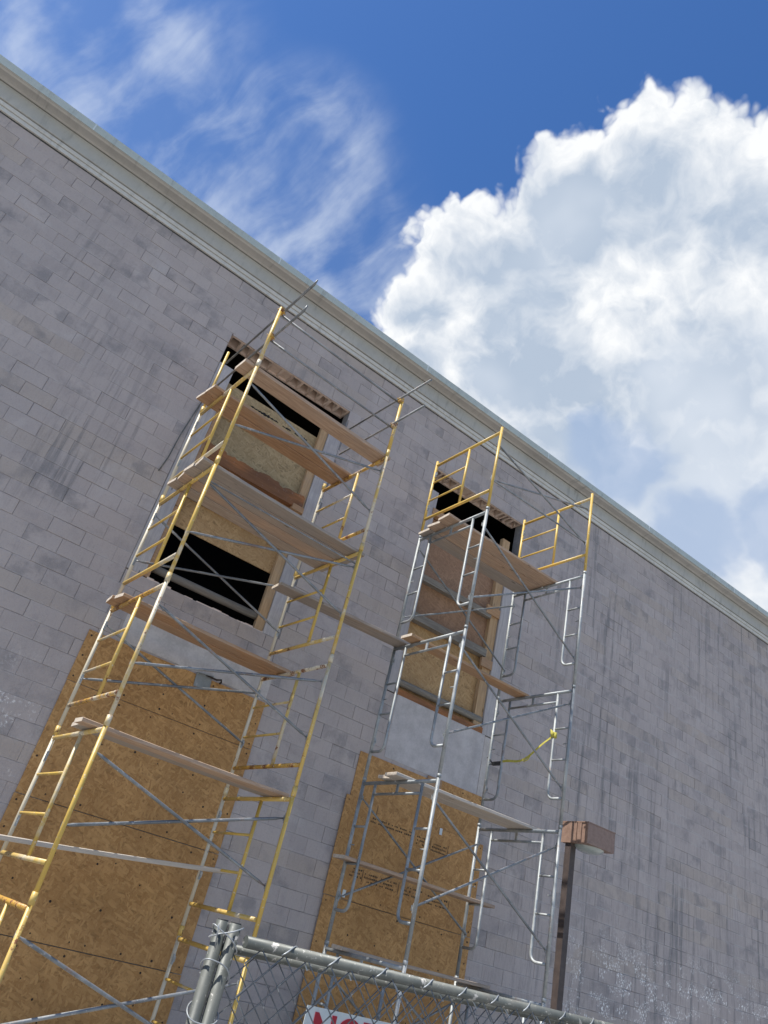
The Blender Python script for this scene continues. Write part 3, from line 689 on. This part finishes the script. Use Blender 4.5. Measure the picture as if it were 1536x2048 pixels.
# ---- right tower
RT = thing('scaffold_tower', 'galvanised walk-through scaffold tower with yellow top frames standing beside the brown lamp post', 'scaffold', (5.628, -2.091, 0), R(0.7), None)
def mason_frame(H, m_):
    r = 0.0235; zt = H - 0.06
    m = MB(); m.tube([(0, 0, 0), (0, 0, H)], r, 12); legs = fixn(m.mesh('leg', m_))
    bars = []
    m = MB(); m.tube([(0, 0.02, zt), (0, WID - 0.02, zt)], 0.023, 10); bars.append(fixn(m.mesh('cross_bar', m_)))
    m = MB(); m.tube([(0, 0.29, zt - 0.14), (0, WID - 0.29, zt - 0.14)], 0.0165, 10); bars.append(fixn(m.mesh('cross_bar', m_)))
    m = MB(); m.box(-0.008, 0.008, WID * 0.5 - 0.02, WID * 0.5 + 0.02, zt - 0.126, zt - 0.018); bars.append(fixn(m.mesh('spacer', m_)))
    ips = []
    for s, y0 in ((1, 0), (-1, WID)):
        pts = [(0, y0 + s * 0.28, zt - 0.018), (0, y0 + s * 0.28, 0.48)] + [(0, y0 + s * (0.18 + 0.10 * math.cos(a)), 0.46 - 0.10 * math.sin(a)) for a in [i * math.pi / 12 for i in range(1, 7)]] + [(0, y0 + s * 0.018, 0.36)]
        m = MB(); m.tube(pts, 0.019, 10); ips.append(fixn(m.mesh('inner_post', m_)))
    rungs = []
    for s, y0 in ((1, 0), (-1, WID)):
        for z in (H - 0.60, H - 1.04):
            m = MB(); m.tube([(0, y0 + s * 0.016, z), (0, y0 + s * 0.27, z)], 0.0145, 8); rungs.append(fixn(m.mesh('rung', m_)))
        m = MB(); m.tube([(0, y0 + s * 0.016, H - 0.82), (0, y0 + s * 0.10, H - 0.82)], 0.008, 6); rungs.append(fixn(m.mesh('lock_pin', m_)))
    return legs, bars, None, ips + rungs, [H - 0.25, H - 1.42]
RV = [(0.02, 1.81), (1.81, 3.74), (3.74, 5.66), (5.66, 7.53)]
mf = {}
ringg = MB(); ringg.tube([(0, 0, -0.02), (0, 0, 0.02)], 0.0275, 12); ringg = fixn(ringg.mesh('splice_collar', 'galvanised'))
for a, b in RV:
    h = round(b - a, 3)
    if h not in mf: mf[h] = mason_frame(h, 'galvanised')
    for e in (0, 1):
        legs, bars, ip, rr, lz = mf[h]
        fr = place_frame(RT, (legs, bars, None, [], lz), e * LEN, a)
        for k, me in enumerate(rr): link('inner_post' if k < 2 else ('lock_pin' if (k - 2) % 3 == 2 else 'rung'), me, fr)
        for y in (0, WID): link('splice_collar', ringg, fr, (0, y, h))
for e in (0, 1):
    for y in (0, WID): link('base_plate', plate, RT, (e * LEN, y, 0))
fr_y = ladder_frame(1.50, 0.0, 'yellow_paint', 'yellow_paint', 'yellow_paint', zb_bar=0.33, zt_bar=0.09, inner=0.70, lock=(0.28, 0.95))
for e in (0, 1): place_frame(RT, fr_y, e * LEN, 7.53)
for i, (a, b) in enumerate(RV):
    hi, lo = b - 0.25, b - 1.42
    brace(RT, (0, 0.055, hi), (LEN, 0.055, lo), r=0.0145); brace(RT, (0, 0.068, lo), (LEN, 0.068, hi), r=0.0145)
    if i in (0, 1, 3):
        brace(RT, (0, WID - 0.055, hi), (LEN, WID - 0.055, lo), r=0.0145); brace(RT, (0, WID - 0.068, lo), (LEN, WID - 0.068, hi), r=0.0145)
brace(RT, (0, 0.055, 8.75), (LEN, 0.055, 8.08), r=0.0145); brace(RT, (0, 0.068, 8.08), (LEN, 0.068, 8.75), r=0.0145); brace(RT, (0, 0.04, 8.07), (LEN, 0.04, 8.09), r=0.0145, name='guard_tube')

# ------------------------------------------------------------------ planks (each lies loose on its bars)
def plank(label, m, x0, x1, yc, z, w=0.235, th=0.04, dz=0.0, rz=0.0, group=None):
    c = Vector(((x0 + x1) / 2, yc, z)); L = x1 - x0; mb = MB(); n = 8; sag = random.uniform(0.0, 0.012); tw = random.uniform(-0.004, 0.004)
    c_ = 0.005; pr = [(-w / 2 + c_, 0), (w / 2 - c_, 0), (w / 2, c_), (w / 2, th - c_), (w / 2 - c_, th), (-w / 2 + c_, th), (-w / 2, th - c_), (-w / 2, c_)]
    vs = []
    for i in range(n + 1):
        f = i / n * 2 - 1; zz = -sag * (1 - f * f)
        sk = random.uniform(-0.006, 0.006) if i in (0, n) else 0
        for a, b in pr: vs.append((f * L / 2 + sk * a / w * 4, a + tw * f, b + zz + tw * f * a / w * 2))
    fs = [tuple(range(8)), tuple(range(n * 8 + 7, n * 8 - 1, -1))]
    for i in range(n):
        for j in range(8): fs.append((i * 8 + j, (i + 1) * 8 + j, (i + 1) * 8 + (j + 1) % 8, i * 8 + (j + 1) % 8))
    mb.add(vs, fs); o = mb.build('scaffold_plank', m); o.data.materials.append(M['end_grain'])
    for p_ in o.data.polygons:
        if abs(p_.normal.x) > 0.8: p_.material_index = 1
    o.location = c; o.rotation_euler = (0, -math.atan2(dz, L), rz)
    o['label'] = label; o['category'] = 'plank'
    if group: o['group'] = group
    return o
GL, GR = 'planks laid on the yellow tower', 'planks laid on the galvanised tower'
r3 = R(3.1)
zT = 7.54 - 0.08 + 0.022
plank('thick pinkish plank along the outer edge of the yellow tower top deck', 'plank_brown', 1.62, 3.99, -1.80, zT, 0.27, 0.05, rz=r3, group=GL)
plank('red-brown plank on the yellow tower top deck, second from the wall', 'plank_orange', 1.56, 3.93, -1.03, zT, 0.225, rz=r3, group=GL)
plank('orange-brown plank on the yellow tower top deck next to the wall', 'plank_orange', 1.53, 3.86, -0.79, zT, 0.225, rz=r3, group=GL)
zd = 6.05 - 0.08 + 0.022
for k, (nm, mm) in enumerate((('outermost of four planks', 'plank_grey'), ('second plank from the outer edge', 'plank_grey'), ('third plank from the outer edge', 'plank_brown'), ('innermost of four planks', 'plank_grey'))):
    plank('grey-brown scaffold plank, %s on the yellow tower middle deck' % nm, mm, 1.64 - 0.02 * k + random.uniform(-0.02, 0.02), 4.0 + random.uniform(-0.03, 0.03), -1.80 + 0.245 * k, zd + random.uniform(0, 0.006), 0.226, rz=r3, group=GL)
zc = 4.56 - 0.08 + 0.022
plank('red-brown plank under the broken left opening, outer one of the pair', 'plank_orange', 1.62, 3.98, -0.90, zc, 0.235, rz=r3, group=GL)
plank('orange-brown plank under the broken left opening, inner one of the pair', 'plank_orange', 1.58, 3.90, -0.655, zc, 0.235, rz=r3, group=GL)
zc = 3.06 - 0.08 + 0.022
plank('pale brown plank crossing the yellow tower in front of the golden boards, outer of two', 'plank_brown', 1.60, 3.97, -1.66, zc, 0.235, rz=r3, group=GL)
plank('grey plank crossing the yellow tower in front of the golden boards, inner of two', 'plank_grey', 1.64, 3.97, -1.415, zc, 0.235, rz=r3, group=GL)
plank('pale grey plank lying on a slant, low on the yellow tower', 'plank_pale', 1.28, 4.0, -0.78, 2.045, 0.235, 0.045, dz=0.30, rz=R(1.5), group=GL)
zc = 7.53 - 0.06 + 0.022
for k, nm in enumerate(('outer', 'middle', 'inner')):
    plank('reddish wooden plank, %s one of three on the galvanised tower top deck' % nm, ('plank_brown', 'plank_brown', 'plank_grey')[k], 5.40 + 0.05 * k, 7.82 - 0.03 * k, -1.37 + 0.294 * k, zc + random.uniform(0, 0.006), 0.280, rz=R(0.7), group=GR)
plank('single fresh tan plank crossing the galvanised tower before the right opening', 'lumber', 5.42, 7.84, -1.06, 5.66 - 0.06 + 0.022, 0.235, rz=R(0.7), group=GR)
plank('long grey plank bridging the gap between both towers along the wall', 'plank_grey', 3.50, 5.74, -0.68, 5.625, 0.28, dz=0.03, rz=R(-1.2))
plank('pale weathered plank on the galvanised tower over the golden boards, outer of two', 'plank_pale', 5.42, 7.88, -1.45, 3.74 - 0.06 + 0.022, 0.235, rz=R(-2.2), group=GR)
plank('pale weathered plank on the galvanised tower over the golden boards, inner of two', 'plank_pale', 5.50, 7.86, -1.205, 3.74 - 0.06 + 0.022, 0.235, rz=R(-2.2), group=GR)
plank('narrow tan plank resting on the rungs of the galvanised tower near the wall', 'plank_brown', 5.40, 8.0, -0.70, 2.715, 0.25, rz=R(0.7), group=GR)
plank('low thin plank on the galvanised tower just above the fence rail', 'plank_grey', 5.5, 7.86, -0.95, 1.81 - 0.06 + 0.022, 0.235, rz=R(0.7), group=GR)

# ------------------------------------------------------------------ yellow ratchet strap on the right tower
st = thing('ratchet_strap', 'yellow webbing ratchet strap sagging between two posts of the galvanised tower', 'strap', (7.742, -1.80, 4.98))
def ribbon(pts, w, m_, name, parent, th=0.003):
    mb = MB(); n = len(pts); vs = []
    for i, p in enumerate(pts):
        p = Vector(p); a = 0.5 * math.sin(i * 0.9); wv = Vector((math.sin(a) * 0.3, 0, 1)).normalized() * w / 2
        for s in (-1, 1):
            for q in (-1, 1): vs.append(p + wv * s + Vector((th / 2 * q, 0, 0)))
    fs = []
    for i in range(n - 1):
        b = i * 4; fs += [(b, b + 4, b + 6, b + 2), (b + 1, b + 3, b + 7, b + 5), (b, b + 1, b + 5, b + 4), (b + 2, b + 6, b + 7, b + 3)]
    fs += [(0, 2, 3, 1), ((n - 1) * 4, (n - 1) * 4 + 1, (n - 1) * 4 + 3, (n - 1) * 4 + 2)]
    mb.add(vs, fs); return mb.build(name, m_, parent)
pts = [(0, -0.01 + 1.05 * f, -0.36 * math.sin(min(f * 1.12, 1.0) * math.pi / 2) ** 0.8 + 0.03 * math.sin(f * 9)) for f in [i / 14 for i in range(15)]]
ribbon(pts, 0.034, 'strap_yellow', 'webbing', st)
mb = MB(); mb.tube([(0.0, -0.03, -0.05), (0.02, -0.01, 0.02), (-0.01, 0.02, 0.045), (0.0, 0.03, -0.04)], 0.022, 8); mb.build('knot', 'strap_yellow', st)
mb = MB(); mb.tube([(0, 0.40, -0.27), (0.01, 0.46, -0.33), (-0.01, 0.52, -0.36)], 0.008, 5); mb.build('loose_tail', 'strap_yellow', st)
mb = MB(); mb.box(-0.02, 0.02, 1.0, 1.17, -0.385, -0.335); mb.tube([(-0.03, 1.05, -0.36), (0.03, 1.05, -0.36)], 0.012, 6); mb.build('ratchet_buckle', 'black_rubber', st)
mb = MB(); mb.tube([(0, 1.15, -0.36), (0, 1.20, -0.33), (0, 1.26, -0.27), (0, 1.30, -0.26)], 0.010, 6); mb.build('hook', 'black_rubber', st)

# ------------------------------------------------------------------ lamp post
lp = thing('lamp_post', 'brown square lamp post with boxy bronze shoebox head and bulging glass', 'lamp post', (8.375, -1.713, 0))
mb = MB(); mb.box(-0.050, 0.050, -0.050, 0.050, 0.0, 3.70); mb.build('pole', 'pole_paint', lp)
mb = MB(); mb.box(-0.13, 0.13, -0.13, 0.13, 0, 0.02); mb.build('base_plate', 'pole_paint', lp)
hd = MB(); X0_, X1_, Y0_, Y1_, Za, Zb = -0.076, 0.478, -0.344, 0.115, 3.684, 3.947
hd.box(X0_ + 0.012, X1_, Y0_, Y1_, Za + 0.004, Zb - 0.001)
head = hd.build('lamp_head', 'bronze_paint', lp)
mb = MB(); mb.box(X0_, X0_ + 0.012, -0.150, Y1_ - 0.002, Za, Zb - 0.004); mb.build('arm_panel', 'bronze_paint', head)
mb = MB(); mb.box(X0_ - 0.006, X0_ + 0.012, -0.235, -0.168, Za, Zb - 0.004); mb.build('seam_panel', 'bronze_paint', head)
mb = MB(); mb.box(X0_ - 0.002, X0_ + 0.012, -0.347, -0.320, Za, Zb - 0.002); mb.build('corner_trim', 'bronze_paint', head)
mb = MB(); mb.box(X0_ + 0.0, X1_ + 0.006, Y0_ - 0.006, Y1_ + 0.004, Zb, Zb + 0.014); mb.build('lid', 'bronze_paint', head)
ln = MB(); cx, cy, rx, ry = 0.225, -0.12, 0.225, 0.19; vs = []; fs = []
for i in range(7):
    a = i / 6 * math.pi / 2
    for j in range(28):
        b = 2 * math.pi * j / 28; vs.append((cx + rx * math.cos(a) * math.cos(b), cy + ry * math.cos(a) * math.sin(b), Za + 0.006 - 0.075 * math.sin(a)))
for i in range(6):
    for j in range(28): fs.append((i * 28 + j, i * 28 + (j + 1) % 28, (i + 1) * 28 + (j + 1) % 28, (i + 1) * 28 + j))
ln.add(vs, fs, True); ln.build('glass_lens', 'lens_glass', lp)

# ------------------------------------------------------------------ chain-link fences
def picket(nz, d, odd, y):
    m = MB(); pts = []
    for i in range(nz + 1):
        k = (i + odd) % 2
        pts.append(((d + 0.002) if k else -0.002, y + (0.0025 if k else -0.0025), i * d))
    m.tube(pts, 0.0024, 5); return fixn(m.mesh('mesh_wire', 'fence_wire'))
def fence(name, label, p0, p1, zr0, zr1, post, rail_r, rail_m, mesh_y, L, tie_step, seed, ties=True, post_r=0.0245):
    """p0/p1: plan positions on the rail; the fence runs on past p1 to length L"""
    rr = random.Random(seed); p0, p1 = Vector((*p0, 0)), Vector((*p1, 0)); d = (p1 - p0).normalized(); sl = (zr1 - zr0) / (p1 - p0).length
    f = thing(name, label, 'fence', (p0.x, p0.y, 0), math.atan2(d.y, d.x))
    mb = MB(); mb.tube([(0, 0, zr0), (L, 0, zr0 + sl * L)], rail_r, 16); mb.build('top_rail', rail_m, f)
    mb = MB(); mb.tube([(post[0], post[1], 0), (post[0], post[1], 1.752)], post_r, 16); ps = mb.build('end_post', 'fence_steel', f)
    mb = MB(); mb.tube([(post[0], post[1], 1.752), (post[0], post[1], 1.757)], post_r * 0.82, 14); mb.build('post_opening', 'shade_dark', ps)  # dark disc, shade of the hollow tube put into its colour
    for x in (3.05, 6.1):
        if x < L: mb = MB(); mb.tube([(x, 0.05, 0), (x, 0.05, zr0 + sl * x - 0.03)], 0.024, 14); mb.build('line_post', 'fence_steel', f)
    D = 0.054; nz = 31; ma, mb_ = picket(nz, D, 0, 0.0), picket(nz, D, 1, 0.0)
    n = int((L - 0.04) / D)
    for i in range(n):
        x = 0.02 + i * D
        o = link('mesh_wire', ma if i % 2 == 0 else mb_, f, (x, mesh_y + 0.004 * math.sin(i * 0.37), zr0 + sl * x - 0.012 - nz * D))
        o.rotation_euler = (0.0, rr.uniform(-0.0015, 0.0015), 0)
    x = 0.16
    while ties and x < L - 0.1:
        m = MB(); pts = []
        for i in range(13):
            a = -0.7 + i / 12 * 4.4; pts.append((x + 0.13 * i / 12, -(rail_r + 0.003) * math.cos(a) , zr0 + sl * x + (rail_r + 0.003) * math.sin(a) - 0.0))
        pts += [(x + 0.135, -0.012, zr0 + sl * x - 0.045)]
        m.tube(pts, 0.0027, 6); m.build('tie_wire', 'tie_steel', f); x += tie_step * rr.uniform(0.85, 1.15)
    return f
F1 = fence('chain_link_fence', 'near chain-link fence panel with thick greenish top rail tied with wire', (1.525, -6.302), (3.217, -6.257), 1.704, 1.7266, (-0.035, 0.045), 0.0215, 'fence_steel', -0.012, 8.0, 0.24, 1)
F2 = fence('chain_link_fence', 'second chain-link fence panel just behind the near one, lower bluish rail', (1.47, -6.20), (3.236, -6.146), 1.668, 1.700, (-0.028, -0.035), 0.0165, 'fence_steel', 0.010, 8.0, 0.5, 2, ties=False)
# wire loops twisted round both end posts
for z, k in ((1.71, 0), (1.69, 1), (1.58, 3), (1.45, 4)):
    m = MB(); pts = []; ax = Vector((-0.91, 0.42, 0)); bx = Vector((0.42, 0.91, 0))
    for i in range(25):
        a = i / 24 * 2 * math.pi * 1.04 + 0.6
        pl = Vector((-0.059, 0.056, 0)) + ax * (0.0585 * math.copysign(abs(math.cos(a)) ** 0.75, math.cos(a))) + bx * (0.0345 * math.copysign(abs(math.sin(a)) ** 0.75, math.sin(a)))
        pts.append((pl.x, pl.y, z + (0.035 if k % 2 else -0.03) * math.cos(a + 0.4 * k) + 0.010 * i / 24))
    m.tube(pts, 0.0028, 6); m.build('tie_wire', 'tie_steel', F1)
m = MB(); m.tube([(-0.105, 0.02, 1.66), (-0.118, 0.01, 1.70), (-0.128, 0.0, 1.738)], 0.0028, 6); m.build('tie_wire', 'tie_steel', F1)

# ------------------------------------------------------------------ notice sign on the fence
SY = -6.236; sx0, sz1 = 1.905, 1.548
sg = thing('notice_sign', 'white notice sign with dark red letters hung behind the chain-link mesh', 'sign', (sx0, SY, sz1 - 0.36))
mb = MB(); mb.box(0, 0.62, 0, 0.003, 0, 0.36, 0.0); mb.build('panel', 'sign_white', sg)
tc = bpy.data.curves.new('lettering', 'FONT'); tc.body = 'NOTICE'; tc.size = 0.155; tc.extrude = 0.0006; tc.offset = 0.0045; tc.space_character = 1.02
to = bpy.data.objects.new('lettering', tc); COL.objects.link(to)
dg = bpy.context.evaluated_depsgraph_get(); tm = bpy.data.meshes.new_from_object(to.evaluated_get(dg)); bpy.data.objects.remove(to)
tm.materials.clear(); tm.materials.append(M['sign_red'])
lt = bpy.data.objects.new('lettering', tm); COL.objects.link(lt); lt.parent = sg; lt.location = (0.035, -0.0015, 0.36 - 0.126); lt.rotation_euler = (R(90), 0, 0)
